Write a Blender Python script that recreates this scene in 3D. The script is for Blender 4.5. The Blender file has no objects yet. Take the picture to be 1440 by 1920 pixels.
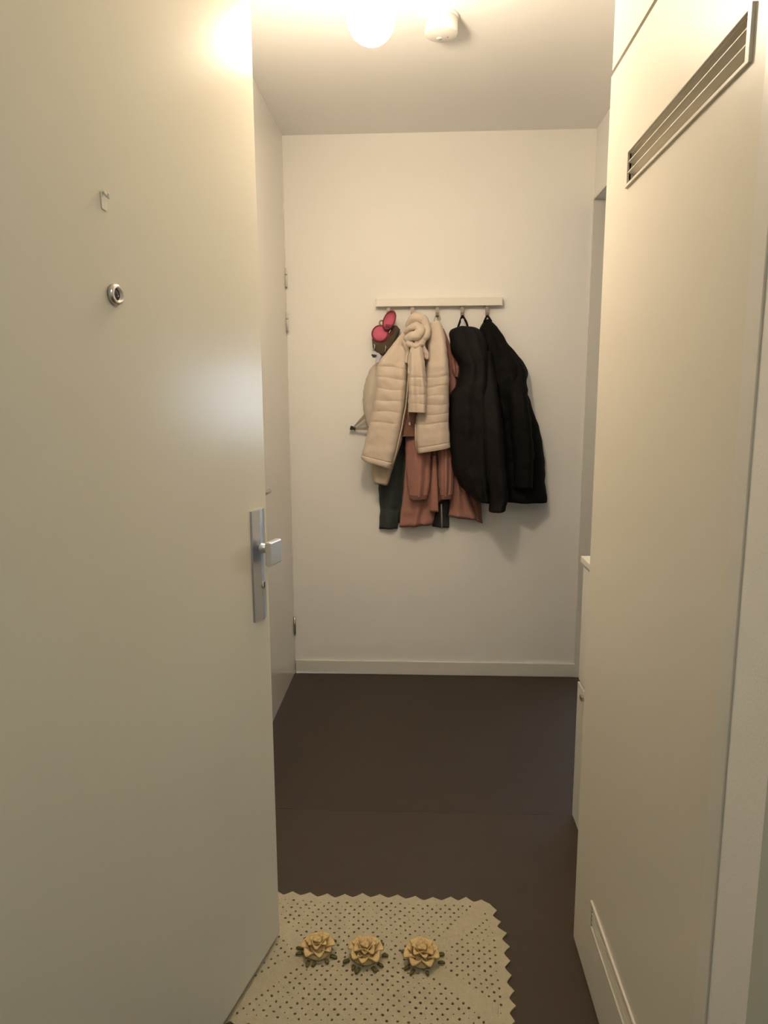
import bpy, bmesh, math, random
from mathutils import Vector, Matrix, noise
random.seed(7)
scene = bpy.context.scene
COL = scene.collection

# ------------------------------------------------------------------ camera
F_PX = 1300.3                                   # focal length in pixels of the 1440x1920 frame
CAM = Vector((0.0, 0.0, 1.391))
RX = Vector((0.99888068, 0.04714259, -0.00386909))
UP = Vector((-0.00363629, 0.15808702, 0.98741849))
FW = Vector((-0.04716112, 0.98629918, -0.1580815))
cd = bpy.data.cameras.new('camera')
cam = bpy.data.objects.new('camera', cd)
COL.objects.link(cam)
cd.sensor_fit = 'VERTICAL'
cd.sensor_height = 36.0
cd.lens = F_PX / 1920 * 36.0
cd.clip_start = 0.02
m3 = Matrix((RX, UP, -FW)).transposed()
cam.matrix_world = Matrix.Translation(CAM) @ m3.to_4x4()
scene.camera = cam

# ------------------------------------------------------------------ world, exposure
world = bpy.data.worlds.new('sky')
scene.world = world
world.use_nodes = True
bg = world.node_tree.nodes['Background']
bg.inputs['Color'].default_value = (0.70, 0.84, 1.0, 1)      # overcast daylight outside the side room's window
bg.inputs['Strength'].default_value = 32.0
scene.view_settings.view_transform = 'Standard'
scene.view_settings.look = 'None'
scene.view_settings.exposure = 0.0
scene.view_settings.gamma = 1.0
scene.view_settings.use_curve_mapping = False

LAMP_POS = Vector((-0.119, 1.910, 2.338))
LAMP_R = 0.060
LAMP_STRENGTH = 200.0
LAMP_COL = (1.0, 0.815, 0.60)
LANDING_STRENGTH = 20.0

# ------------------------------------------------------------------ measures of the place (metres)
H = 2.60            # ceiling
D = 3.402           # far wall
XL, XR = -0.625, 0.805
XC, YC = 0.412, 1.631      # closet front plane, closet far end
Y0 = 0.70           # entrance wall, hall side
LINTEL = 2.305

# ------------------------------------------------------------------ materials
def lin(r, g, b):
    f = lambda c: (c / 255 / 12.92) if c / 255 <= 0.04045 else ((c / 255 + 0.055) / 1.055) ** 2.4
    return (f(r), f(g), f(b))

def mat(name, col, rough=0.6, metal=0.0, var=0.0, vscale=8.0, bump=0.0, bscale=120.0, spec=0.5, emit=None, estr=0.0,
        trans=0.0, sheen=0.0, coat=0.0, stretch=None):
    m = bpy.data.materials.new(name)
    m.use_nodes = True
    nt = m.node_tree
    b = nt.nodes['Principled BSDF']
    b.inputs['Base Color'].default_value = (*col, 1)
    b.inputs['Roughness'].default_value = rough
    b.inputs['Metallic'].default_value = metal
    b.inputs['Specular IOR Level'].default_value = spec
    b.inputs['Transmission Weight'].default_value = trans
    b.inputs['Sheen Weight'].default_value = sheen
    b.inputs['Coat Weight'].default_value = coat
    if emit:
        b.inputs['Emission Color'].default_value = (*emit, 1)
        b.inputs['Emission Strength'].default_value = estr
    tc = nt.nodes.new('ShaderNodeTexCoord')
    src = tc.outputs['Object']
    if stretch:
        mp = nt.nodes.new('ShaderNodeMapping')
        mp.inputs['Scale'].default_value = stretch
        nt.links.new(src, mp.inputs['Vector'])
        src = mp.outputs['Vector']
    if var:
        n = nt.nodes.new('ShaderNodeTexNoise')
        n.inputs['Scale'].default_value = vscale
        n.inputs['Detail'].default_value = 5
        nt.links.new(src, n.inputs['Vector'])
        mx = nt.nodes.new('ShaderNodeMix')
        mx.data_type = 'RGBA'
        mx.inputs['A'].default_value = (*[c * (1 - var) for c in col], 1)
        mx.inputs['B'].default_value = (*[min(1, c * (1 + var)) for c in col], 1)
        nt.links.new(n.outputs['Fac'], mx.inputs['Factor'])
        nt.links.new(mx.outputs['Result'], b.inputs['Base Color'])
    if bump:
        n2 = nt.nodes.new('ShaderNodeTexNoise')
        n2.inputs['Scale'].default_value = bscale
        n2.inputs['Detail'].default_value = 3
        nt.links.new(src, n2.inputs['Vector'])
        bp = nt.nodes.new('ShaderNodeBump')
        bp.inputs['Strength'].default_value = bump
        bp.inputs['Distance'].default_value = 0.002
        nt.links.new(n2.outputs['Fac'], bp.inputs['Height'])
        nt.links.new(bp.outputs['Normal'], b.inputs['Normal'])
    return m

M = {}
M['wall'] = mat('wall_plaster', (0.825, 0.81, 0.775), 0.85, bump=0.15, bscale=260, var=0.02, vscale=3, spec=0.2)
M['ceil'] = mat('ceiling_plaster', (0.90, 0.89, 0.87), 0.9, bump=0.1, bscale=200, spec=0.15)
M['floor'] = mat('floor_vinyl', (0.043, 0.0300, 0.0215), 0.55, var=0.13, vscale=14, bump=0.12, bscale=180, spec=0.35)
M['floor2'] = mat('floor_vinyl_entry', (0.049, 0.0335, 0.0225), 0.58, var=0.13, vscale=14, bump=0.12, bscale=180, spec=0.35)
M['door'] = mat('door_lacquer', (0.645, 0.61, 0.505), 0.235, bump=0.02, bscale=30, var=0.015, vscale=2.5, spec=0.08)
M['door_in'] = mat('inner_door_lacquer', (0.74, 0.72, 0.68), 0.16, bump=0.02, bscale=60)
M['closet'] = mat('closet_lacquer', (0.69, 0.65, 0.56), 0.36, bump=0.03, bscale=60, var=0.015, vscale=2.5, spec=0.2)
M['trim'] = mat('trim_paint', (0.68, 0.66, 0.60), 0.35)
M['frame'] = mat('entrance_frame_paint', (0.50, 0.53, 0.47), 0.4)  # green cast of the landing light mixed into the paint colour
M['gap'] = mat('shadow_gap_board', (0.25, 0.21, 0.17), 0.8)
M['vent'] = mat('vent_gauze', (0.42, 0.37, 0.30), 0.8)  # brown stands in for the shade between the louvres
M['cabinet'] = mat('cabinet_lacquer', (0.70, 0.68, 0.62), 0.35)
M['plastic'] = mat('white_plastic', (0.74, 0.72, 0.68), 0.4)
M['alu'] = mat('brushed_aluminium', (0.50, 0.52, 0.56), 0.36, metal=0.9, bump=0.05, bscale=200, stretch=(1, 1, 0.05))
M['alu2'] = mat('satin_aluminium_knob', (0.66, 0.67, 0.68), 0.30, metal=0.75)
M['steel'] = mat('hinge_steel', (0.42, 0.40, 0.36), 0.35, metal=0.9)
M['nickel'] = mat('nickel', (0.60, 0.57, 0.52), 0.28, metal=1.0)
M['dark'] = mat('dark_hole', (0.015, 0.013, 0.012), 0.5)
M['glass'] = mat('glass_lens', (0.75, 0.75, 0.75), 0.03, trans=0.6)
M['clear'] = mat('clear_plastic', (0.65, 0.615, 0.51), 0.2, spec=0.5)
M['bulb'] = mat('opal_bulb', (0.9, 0.9, 0.9), 0.3, emit=LAMP_COL, estr=LAMP_STRENGTH)
M['bulb_top'] = mat('bare_bulb', (0.9, 0.9, 0.9), 0.3, emit=LAMP_COL, estr=LAMP_STRENGTH * 3.4)  # stronger glow for the disc added on top of the lamp
M['panel'] = mat('landing_lamp_diffuser', (0.9, 0.9, 0.9), 0.4, emit=(0.95, 1.0, 0.93), estr=LANDING_STRENGTH)
M['hook'] = mat('hook_satin_metal', (0.27, 0.23, 0.19), 0.5, metal=0.4)
M['rail'] = mat('rail_lacquer', (0.74, 0.71, 0.64), 0.4)
M['cream'] = mat('cream_quilted_nylon', (0.55, 0.455, 0.365), 0.6, var=0.06, vscale=10, bump=0.25, bscale=90, sheen=0.15)
M['cream2'] = mat('cream_lining', (0.50, 0.41, 0.31), 0.7, var=0.06, vscale=10, bump=0.2, bscale=110)
M['pale'] = mat('pale_beige_canvas', (0.54, 0.47, 0.385), 0.75, var=0.05, vscale=12, bump=0.3, bscale=150)
M['salmon'] = mat('salmon_coat_cloth', (0.315, 0.145, 0.110), 0.8, var=0.09, vscale=9, bump=0.25, bscale=160, sheen=0.1)
M['salmon_in'] = mat('salmon_cuff_knit', (0.19, 0.075, 0.058), 0.85, bump=0.4, bscale=220)
M['lining'] = mat('brown_lining', (0.20, 0.09, 0.06), 0.7, bump=0.2, bscale=120)  # brown carries the shade inside the hanging coats
M['charcoal'] = mat('charcoal_cloth', (0.030, 0.034, 0.032), 0.85, var=0.12, vscale=12, bump=0.3, bscale=160)
M['black'] = mat('black_padded_nylon', (0.0062, 0.0054, 0.0052), 0.7, var=0.2, vscale=9, bump=0.3, bscale=100, spec=0.14)
M['black2'] = mat('black_fleece', (0.0056, 0.0050, 0.0049), 0.8, var=0.2, vscale=12, bump=0.4, bscale=180, spec=0.10)
M['blackp'] = mat('black_plastic', (0.012, 0.011, 0.010), 0.4)
M['label'] = mat('white_woven_label', (0.6, 0.6, 0.62), 0.7)
M['pink'] = mat('pink_cloth', (0.50, 0.095, 0.155), 0.75, bump=0.2, bscale=200)
M['maroon'] = mat('maroon_piping', (0.15, 0.018, 0.035), 0.65)
M['olive'] = mat('olive_cloth', (0.075, 0.055, 0.030), 0.8, var=0.25, vscale=40, bump=0.3, bscale=200)
M['paleblue'] = mat('pale_blue_ribbon', (0.50, 0.50, 0.60), 0.7)
M['greystrap'] = mat('grey_webbing', (0.30, 0.24, 0.19), 0.8, bump=0.3, bscale=250)
M['cotton'] = mat('cream_crochet_cotton', (0.435, 0.378, 0.262), 0.9, var=0.10, vscale=70, bump=0.9, bscale=330, spec=0.15)
M['petal'] = mat('yellow_petal_yarn', (0.64, 0.465, 0.225), 0.85, var=0.22, vscale=35, bump=0.6, bscale=330, spec=0.15)
M['leaf'] = mat('green_leaf_yarn', (0.115, 0.10, 0.035), 0.9, var=0.25, vscale=50, bump=0.6, bscale=330, spec=0.15)

# ------------------------------------------------------------------ mesh helpers
def obj(name, bm, m, parent=None, smooth=False):
    me = bpy.data.meshes.new(name)
    bmesh.ops.recalc_face_normals(bm, faces=bm.faces[:])
    bm.to_mesh(me)
    bm.free()
    me.materials.append(M[m] if isinstance(m, str) else m)
    if smooth:
        for p in me.polygons:
            p.use_smooth = True
    o = bpy.data.objects.new(name, me)
    COL.objects.link(o)
    if parent:
        o.parent = parent
        o.matrix_parent_inverse = parent.matrix_world.inverted()
    return o

def thing(name, label, cat, loc=(0, 0, 0), rz=0.0, group=None):
    o = bpy.data.objects.new(name, None)
    COL.objects.link(o)
    o.empty_display_size = 0.1
    o.matrix_world = Matrix.Translation(Vector(loc)) @ Matrix.Rotation(rz, 4, 'Z')
    tag(o, label, cat, group)
    return o

def tag(o, label, cat, group=None):
    o['label'] = label
    o['category'] = cat
    if group:
        o['group'] = group
    return o

def struct(o, label, cat):
    o['kind'] = 'structure'
    return tag(o, label, cat)

def add_box(bm, a, b, bev=0.0, mtx=None):
    a, b = Vector(a), Vector(b)
    r = bmesh.ops.create_cube(bm, size=1)
    vs = r['verts']
    c, s = (a + b) / 2, b - a
    for v in vs:
        v.co = Vector((v.co.x * s.x, v.co.y * s.y, v.co.z * s.z)) + c
    if bev:
        es = list({e for v in vs for e in v.link_edges})
        rb = bmesh.ops.bevel(bm, geom=es, offset=bev, segments=2, affect='EDGES', profile=0.5)
        vs = rb['verts'] + [v for v in vs if v.is_valid]
        vs = list({v for v in vs if v.is_valid})
    if mtx:
        for v in vs:
            v.co = mtx @ v.co
    return vs

def box(name, a, b, m, parent=None, bev=0.0, mtx=None):
    bm = bmesh.new()
    add_box(bm, a, b, bev, mtx)
    return obj(name, bm, m, parent)

def add_tube(bm, pts, rad, n=10, caps=True):
    """swept round tube through pts; rad a number or a list"""
    pts = [Vector(p) for p in pts]
    if not isinstance(rad, (list, tuple)):
        rad = [rad] * len(pts)
    rings = []
    prev = None
    for i, p in enumerate(pts):
        t = (pts[min(i + 1, len(pts) - 1)] - pts[max(i - 1, 0)]).normalized()
        if prev is None:
            a = Vector((0, 0, 1)) if abs(t.z) < 0.9 else Vector((1, 0, 0))
            nx = t.cross(a).normalized()
        else:
            nx = (prev - t * prev.dot(t)).normalized()
        prev = nx
        ny = t.cross(nx)
        rings.append([bm.verts.new(p + (nx * math.cos(2 * math.pi * k / n) + ny * math.sin(2 * math.pi * k / n)) * rad[i]) for k in range(n)])
    for i in range(len(rings) - 1):
        for k in range(n):
            bm.faces.new((rings[i][k], rings[i][(k + 1) % n], rings[i + 1][(k + 1) % n], rings[i + 1][k]))
    if caps:
        bm.faces.new(rings[0][::-1])
        bm.faces.new(rings[-1])

def catmull(pts, n):
    """n samples, even in chord length, along a smooth curve through pts"""
    pts = [Vector(p) for p in pts]
    if len(pts) == 2:
        return [pts[0].lerp(pts[1], i / (n - 1)) for i in range(n)]
    L = [0.0]
    for a, b in zip(pts, pts[1:]):
        L.append(L[-1] + (b - a).length)
    out = []
    for i in range(n):
        s = L[-1] * i / (n - 1)
        k = 0
        while k < len(pts) - 2 and s > L[k + 1]:
            k += 1
        t = (s - L[k]) / max(1e-9, L[k + 1] - L[k])
        p1, p2 = pts[k], pts[k + 1]
        p0 = pts[k - 1] if k else p1 * 2 - p2
        p3 = pts[k + 2] if k + 2 < len(pts) else p2 * 2 - p1
        c = 0.5 * ((2 * p1) + (p2 - p0) * t + (2 * p0 - 5 * p1 + 4 * p2 - p3) * t * t + (3 * p1 - p0 - 3 * p2 + p3) * t ** 3)
        out.append(p1.lerp(p2, t) * 0.35 + c * 0.65)
    return out

def add_lathe(bm, prof, n=24, mtx=None):
    """prof: list of (r, h) turned round the local Z axis"""
    rings = []
    for r, h in prof:
        if r < 1e-6:
            rings.append([bm.verts.new((0, 0, h))])
        else:
            rings.append([bm.verts.new((r * math.cos(2 * math.pi * k / n), r * math.sin(2 * math.pi * k / n), h)) for k in range(n)])
    for a, b in zip(rings, rings[1:]):
        for k in range(n):
            k2 = (k + 1) % n
            if len(a) == 1 and len(b) > 1:
                bm.faces.new((a[0], b[k], b[k2]))
            elif len(b) == 1 and len(a) > 1:
                bm.faces.new((a[k], a[k2], b[0]))
            elif len(a) > 1:
                bm.faces.new((a[k], a[k2], b[k2], b[k]))
    vs = [v for r in rings for v in r]
    if mtx:
        for v in vs:
            v.co = mtx @ v.co
    return vs

def axis_mtx(origin, zdir, xdir=None):
    z = Vector(zdir).normalized()
    x = Vector(xdir) if xdir else (Vector((0, 0, 1)) if abs(z.z) < 0.9 else Vector((1, 0, 0)))
    x = (x - z * x.dot(z)).normalized()
    y = z.cross(x)
    return Matrix.Translation(Vector(origin)) @ Matrix((x, y, z)).transposed().to_4x4()

def add_prism(bm, poly, h0, h1, mtx=None, bev=0.0):
    """closed 2-D polygon extruded from h0 to h1 along local Z"""
    lo = [bm.verts.new((x, y, h0)) for x, y in poly]
    hi = [bm.verts.new((x, y, h1)) for x, y in poly]
    n = len(poly)
    fs = [bm.faces.new(lo[::-1]), bm.faces.new(hi)]
    for k in range(n):
        fs.append(bm.faces.new((lo[k], lo[(k + 1) % n], hi[(k + 1) % n], hi[k])))
    vs = lo + hi
    if bev:
        es = list(fs[1].edges)
        rb = bmesh.ops.bevel(bm, geom=es, offset=bev, segments=2, affect='EDGES', profile=0.5)
        vs = list({v for v in vs + rb['verts'] if v.is_valid})
    if mtx:
        for v in vs:
            v.co = mtx @ v.co

# ------------------------------------------------------------------ the room shell
T = 0.12
def wallbox(name, a, b, label, m='wall', cat='wall', bev=0.0):
    return struct(box(name, a, b, m, bev=bev), label, cat)

SEAM_Y = 2.187
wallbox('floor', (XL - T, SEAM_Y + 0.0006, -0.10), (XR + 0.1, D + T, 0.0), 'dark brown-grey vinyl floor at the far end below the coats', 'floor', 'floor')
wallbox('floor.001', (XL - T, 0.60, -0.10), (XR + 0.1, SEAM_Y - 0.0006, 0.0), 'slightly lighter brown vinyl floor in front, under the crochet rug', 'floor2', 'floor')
wallbox('ceiling', (XL - T, 0.60, H), (XR + 0.1, D + T, H + 0.1), 'white plaster ceiling of the hallway', 'ceil', 'ceiling')
wallbox('wall_back', (XL - T, D, 0), (XR + 0.1, D + T, H), 'far white wall carrying the coat rack')
# left wall, with the opening of the inner door
LD0, LD1 = 2.50, 3.385       # inner door on the left wall
wallbox('wall_left', (XL - T, 0.60, 0), (XL, LD0 - 0.03, H), 'white left wall behind the open entrance door')
wallbox('wall_left.001', (XL - T, LD0 - 0.03, LINTEL + 0.001), (XL - 0.001, D, H), 'white panel above the left inner door', 'door_in')
# right wall with the doorway to the side room
RD0 = 2.48
wallbox('wall_right', (XR, YC, 0), (XR + 0.1, RD0, H), 'white right wall behind the shoe cabinet')
wallbox('wall_right.001', (XR, RD0, LINTEL), (XR + 0.1, D, H), 'white lintel above the doorway on the right')
# entrance wall
wallbox('wall_front', (XL - T, 0.60, 0), (-0.60, Y0, H), 'narrow white wall left of the entrance')
wallbox('wall_front.001', (0.47, 0.60, 0), (0.95, Y0, H), 'white wall right of the entrance')
wallbox('wall_front.002', (-0.60, 0.60, 2.345), (0.47, Y0, H), 'white wall above the entrance')

# baseboard on the far wall
struct(box('baseboard_back', (XL + 0.002, D - 0.012, 0.0), (XR - 0.002, D, 0.072), 'trim', bev=0.003), 'white baseboard along the far wall below the coats', 'baseboard')
# side room beyond the right doorway (lit by its window)
SX0, SX1, SY0, SY1 = XR + 0.1, 3.5, 1.7, 6.6
wallbox('floor.002', (SX0, SY0, -0.10), (SX1, SY1, 0.0), 'dark vinyl floor of the side room', 'floor', 'floor')
wallbox('ceiling.001', (SX0, SY0, H), (SX1, SY1, H + 0.1), 'white ceiling of the side room', 'ceil', 'ceiling')
wallbox('wall_right.002', (SX0 - 0.1, D + T, 0), (SX0, SY1, H), 'white inner wall of the side room')
wallbox('wall_right.003', (SX0, SY0 - 0.1, 0), (SX1, SY0, H), 'near white wall of the side room')
wallbox('wall_right.004', (SX0 - 0.1, SY1, 0), (SX1 + 0.1, SY1 + 0.1, H), 'far white wall of the side room')
WY0, WY1, WZ0, WZ1 = 5.10, 6.10, 1.02, 1.82
wallbox('wall_right.005', (SX1, SY0 - 0.1, 0), (SX1 + 0.1, WY0, H), 'white window wall of the side room')
wallbox('wall_right.006', (SX1, WY1, 0), (SX1 + 0.1, SY1, H), 'white window pier of the side room')
wallbox('wall_right.007', (SX1, WY0, 0), (SX1 + 0.1, WY1, WZ0), 'white wall below the side-room window')
wallbox('wall_right.008', (SX1, WY0, WZ1), (SX1 + 0.1, WY1, H), 'white wall above the side-room window')
win = bpy.data.objects.new('window_1', None)
COL.objects.link(win)
win.matrix_world = Matrix.Translation((SX1 + 0.05, (WY0 + WY1) / 2, WZ0))
struct(win, 'white framed window of the side room', 'window')
bm = bmesh.new()
for a, b in (((SX1 + .02, WY0, WZ0), (SX1 + .08, WY0 + .05, WZ1)), ((SX1 + .02, WY1 - .05, WZ0), (SX1 + .08, WY1, WZ1)),
             ((SX1 + .02, WY0, WZ0), (SX1 + .08, WY1, WZ0 + .05)), ((SX1 + .02, WY0, WZ1 - .05), (SX1 + .08, WY1, WZ1)),
             ((SX1 + .03, (WY0 + WY1) / 2 - .03, WZ0), (SX1 + .07, (WY0 + WY1) / 2 + .03, WZ1))):
    add_box(bm, a, b)
obj('window_frame', bm, 'trim', win)
# landing outside the entrance, where the photographer stands
wallbox('floor.003', (-1.3, -1.7, -0.10), (1.5, 0.60, 0.0), 'grey landing floor outside the entrance', 'floor', 'floor')
wallbox('ceiling.002', (-1.3, -1.7, H), (1.5, 0.60, H + 0.1), 'white landing ceiling outside the entrance', 'ceil', 'ceiling')
wallbox('wall_front.003', (-1.4, -1.7, 0), (-1.3, 0.70, H), 'left wall of the landing')
wallbox('wall_front.004', (1.5, -1.7, 0), (1.6, 0.70, H), 'right wall of the landing')
wallbox('wall_front.005', (-1.4, -1.8, 0), (1.6, -1.7, H), 'wall of the landing behind the photographer')
wallbox('wall_front.006', (-1.3, 0.60, 0), (XL - T, 0.70, H), 'landing wall left of the entrance')
wallbox('wall_front.007', (0.95, 0.60, 0), (1.5, 0.70, H), 'landing wall right of the entrance')
ll = thing('landing_lamp', 'flat ceiling lamp of the landing outside the entrance', 'lamp', (0.35, -0.5, H))
box('lamp_housing', (0.10, -0.75, H - 0.03), (0.60, -0.25, H), 'plastic', ll, 0.004)
box('lamp_diffuser', (0.12, -0.73, H - 0.036), (0.58, -0.27, H - 0.031), 'panel', ll)

# ------------------------------------------------------------------ entrance door (open inwards)
ANG = 0.2583
XD, YD = -0.3535, 1.599
d_dir = Vector((math.sin(ANG), math.cos(ANG), 0))         # along the leaf, hinge -> free edge
d_n = Vector((math.cos(ANG), -math.sin(ANG), 0))          # outer face normal (towards the photographer)
LEAF = 0.925
hinge = Vector((XD, YD, 0)) - d_dir * LEAF
DM = Matrix.Translation(hinge) @ Matrix((d_dir, -d_n, Vector((0, 0, 1)))).transposed().to_4x4()
# door space: x along the leaf, y = into the thickness (0 = face seen), z up
door = bpy.data.objects.new('door_1', None)
COL.objects.link(door)
door.matrix_world = Matrix.Translation(hinge)
struct(door, 'white entrance door standing open on the left, with peephole and aluminium knob plate', 'door')
def dbox(name, a, b, m, parent=door, bev=0.0):
    return box(name, a, b, m, parent, bev, DM)
dbox('door_leaf', (0, 0, 0.022), (LEAF, 0.048, 2.315), 'door', bev=0.0025)
dbox('drop_seal', (0.01, 0.004, 0.0125), (LEAF - 0.004, 0.03, 0.024), 'steel')
# peephole
PX_ = (Vector((-0.481, 1.118, 0)) - hinge).dot(d_dir)
bm = bmesh.new()
add_lathe(bm, [(0.0, 0.001), (0.0165, 0.001), (0.0165, 0.004), (0.0145, 0.0085), (0.0105, 0.0095), (0.0095, 0.004), (0, 0.004)], 28, DM @ axis_mtx((PX_, 0, 1.559), (0, -1, 0)))
ph = obj('peephole', bm, 'nickel', door, True)
bm = bmesh.new()
add_lathe(bm, [(0.0095, 0.0042), (0.006, 0.0068), (0, 0.0078)], 20, DM @ axis_mtx((PX_, 0, 1.559), (0, -1, 0)))
obj('peephole_lens', bm, mat('peephole_lens_glass', (0.03, 0.025, 0.02), 0.08), ph, True)
# knob plate with chamfered long sides
PL0, PL1, PZ0, PZ1 = LEAF - 0.082, LEAF - 0.018, 0.889, 1.147
bm = bmesh.new()
prof = [(PL0, 0), (PL0 + 0.002, -0.004), (PL0 + 0.026, -0.0115), (PL0 + 0.038, -0.0115), (PL1 - 0.002, -0.004), (PL1, 0)]
lo = [bm.verts.new(DM @ Vector((x, y, PZ0))) for x, y in prof]
hi = [bm.verts.new(DM @ Vector((x, y, PZ1))) for x, y in prof]
bm.faces.new(lo); bm.faces.new(hi)
for k in range(len(prof)):
    bm.faces.new((lo[k], lo[(k + 1) % len(prof)], hi[(k + 1) % len(prof)], hi[k]))
plate = obj('knob_plate', bm, 'alu', door)
KX, KZ = (PL0 + PL1) / 2, 1.052
bm = bmesh.new()
add_lathe(bm, [(0.0, -0.004), (0.013, -0.004), (0.0125, 0.0), (0.010, 0.022), (0.0, 0.022)], 20, DM @ axis_mtx((KX, -0.010, KZ + 0.006), (0, -1, 0)))
obj('knob_neck', bm, 'alu2', plate, True)
bm = bmesh.new()
add_box(bm, (KX - 0.028, -0.048, KZ - 0.030), (KX + 0.028, -0.032, KZ + 0.026), 0.004, DM)
obj('knob', bm, 'alu2', plate)
bm = bmesh.new()
add_lathe(bm, [(0, 0.0), (0.0085, 0.0), (0.0085, 0.003), (0.007, 0.004), (0, 0.004)], 20, DM @ axis_mtx((KX, -0.0105, 0.972), (0, -1, 0)))
add_box(bm, (KX - 0.0052, -0.0130, 0.946), (KX + 0.0052, -0.0100, 0.972), 0.001, DM)
kh = obj('lock_cylinder', bm, 'nickel', plate)
box('keyhole', (KX - 0.0014, -0.0152, 0.966), (KX + 0.0014, -0.0142, 0.978), 'dark', kh, 0, DM)
# clear adhesive hook above the peephole
AX = (Vector((-0.483, 1.108, 0)) - hinge).dot(d_dir)
ah = thing('adhesive_hook', 'small clear adhesive hook on the entrance door above the peephole', 'hook', DM @ Vector((AX, 0, 1.69)))
bm = bmesh.new()
add_prism(bm, [(-0.006, -0.016), (0.004, -0.018), (0.009, -0.006), (0.008, 0.008), (0.0, 0.014), (-0.008, 0.008)], 0.0003, 0.0016, DM @ axis_mtx((AX, 0, 1.70), (0, -1, 0), (1, 0, 0)), 0.0007)
obj('hook_pad', bm, 'clear', ah)
bm = bmesh.new()
add_tube(bm, [DM @ Vector((AX - 0.001, -0.002, 1.710)), DM @ Vector((AX - 0.001, -0.006, 1.704)), DM @ Vector((AX, -0.009, 1.700)), DM @ Vector((AX, -0.010, 1.706))], 0.0022, 8)
obj('hook_tip', bm, 'clear', ah, True)

# entrance frame
fr = bpy.data.objects.new('trim_1', None)
COL.objects.link(fr)
fr.matrix_world = Matrix.Translation((0.42, 0.66, 0))
struct(fr, 'painted entrance door frame at the right edge', 'door frame')
box('frame_post', (0.383, 0.58, 0), (0.47, 0.722, 2.345), 'frame', fr, 0.003)
box('frame_post', (-0.66, 0.58, 0), (-0.602, 0.700, 2.345), 'frame', fr, 0.003)
box('frame_head', (-0.60, 0.58, 2.320), (0.383, 0.70, 2.36), 'frame', fr, 0.003)

# ------------------------------------------------------------------ closet on the right
cl = thing('closet', 'white full-height built-in closet with louvred vents, right of the entrance', 'closet', (XC + 0.2, 1.25, 0))
SEAM = 2.077
A_Y, B_Y = 0.914, 0.872
VY0, VY1 = 0.955, 1.475
def door_with_openings(name, y0, y1, z0, z1, openings, x0, x1, m, parent):
    bm = bmesh.new()
    zs = [z0]
    for (oy0, oy1, oz0, oz1) in sorted(openings, key=lambda o: o[2]):
        zs += [oz0, oz1]
    zs.append(z1)
    for i in range(len(zs) - 1):
        op = next((o for o in openings if abs(o[2] - zs[i]) < 1e-6), None)
        if op:
            add_box(bm, (x0, y0, zs[i]), (x1, op[0], zs[i + 1]))
            add_box(bm, (x0, op[1], zs[i]), (x1, y1, zs[i + 1]))
        else:
            add_box(bm, (x0, y0, zs[i]), (x1, y1, zs[i + 1]))
    bmesh.ops.remove_doubles(bm, verts=bm.verts[:], dist=1e-5)
    # drop the doubled inner faces left where the boxes meet
    seen = {}
    for f in bm.faces[:]:
        k = tuple(sorted(v.index for v in f.verts))
        seen.setdefault(k, []).append(f)
    return obj(name, bm, m, parent)
UV0, UV1 = 1.803, 1.872
LV0, LV1 = 0.176, 0.240
cdoor = door_with_openings('closet_door', A_Y + 0.0008, YC, 0.012, SEAM - 0.005,
                           [(VY0 + 0.012, VY1 - 0.012, UV0 + 0.008, UV1 - 0.008), (VY0 + 0.012, VY1 - 0.012, LV0 + 0.006, LV1 - 0.006)], XC, XC + 0.022, 'closet', cl)
box('upper_panel', (XC, A_Y + 0.0008, SEAM + 0.005), (XC + 0.022, YC - 0.006, H - 0.002), 'closet', cl)
box('carcass', (XC + 0.024, A_Y, 0.0), (XR, YC - 0.004, H - 0.001), 'gap', cl)
box('side_panel', (XC + 0.022, YC - 0.0035, 0.0), (XR, YC, H - 0.001), 'closet', cl)
box('plinth', (XC + 0.010, A_Y, 0.0), (XC + 0.024, YC - 0.004, 0.012), 'gap', cl)
def grille(zlo, zhi, tilt, nsl):
    g = bmesh.new()
    w = 0.012
    x0, x1 = XC - 0.0045, XC + 0.004
    add_box(g, (x0, VY0, zlo), (x1, VY1, zlo + 0.006), 0.001)
    add_box(g, (x0, VY0, zhi - 0.006), (x1, VY1, zhi), 0.001)
    add_box(g, (x0, VY0, zlo + 0.004), (x1, VY0 + w, zhi - 0.004), 0.001)
    add_box(g, (x0, VY1 - w, zlo + 0.004), (x1, VY1, zhi - 0.004), 0.001)
    fo = obj('vent_frame', g, 'closet', cdoor)
    box('vent_back', (XC + 0.0185, VY0 + 0.013, zlo + 0.008), (XC + 0.0215, VY1 - 0.013, zhi - 0.008), 'vent', cdoor)
    n = nsl
    pitch = (zhi - zlo - 0.012) / (n + 1)
    me0 = None
    for i in range(n):
        z = zlo + 0.006 + pitch * (i + 1)
        b = bmesh.new()
        a = Matrix.Translation((XC + 0.004, 0, z)) @ Matrix.Rotation(tilt, 4, 'Y')
        add_box(b, (-0.007, VY0 + w, -0.0012), (0.007, VY1 - w, 0.0012), 0, a)
        obj('vent_slat', b, 'closet', cdoor)
grille(UV0, UV1, 0.25, 2)
grille(LV0, LV1, 0.25, 4)
# frame strip beside the closet door and the wall reveal next to it
struct(box('trim_2', (XC - 0.003, B_Y, 0), (XC + 0.05, A_Y + 0.0006, H), 'trim', bev=0.0028), 'narrow white closet frame strip near the right edge', 'trim')
wallbox('wall_right.009', (XC - 0.0005, 0.700, 0), (XC + 0.15, B_Y, H), 'white wall reveal between the closet and the entrance frame')

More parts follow.
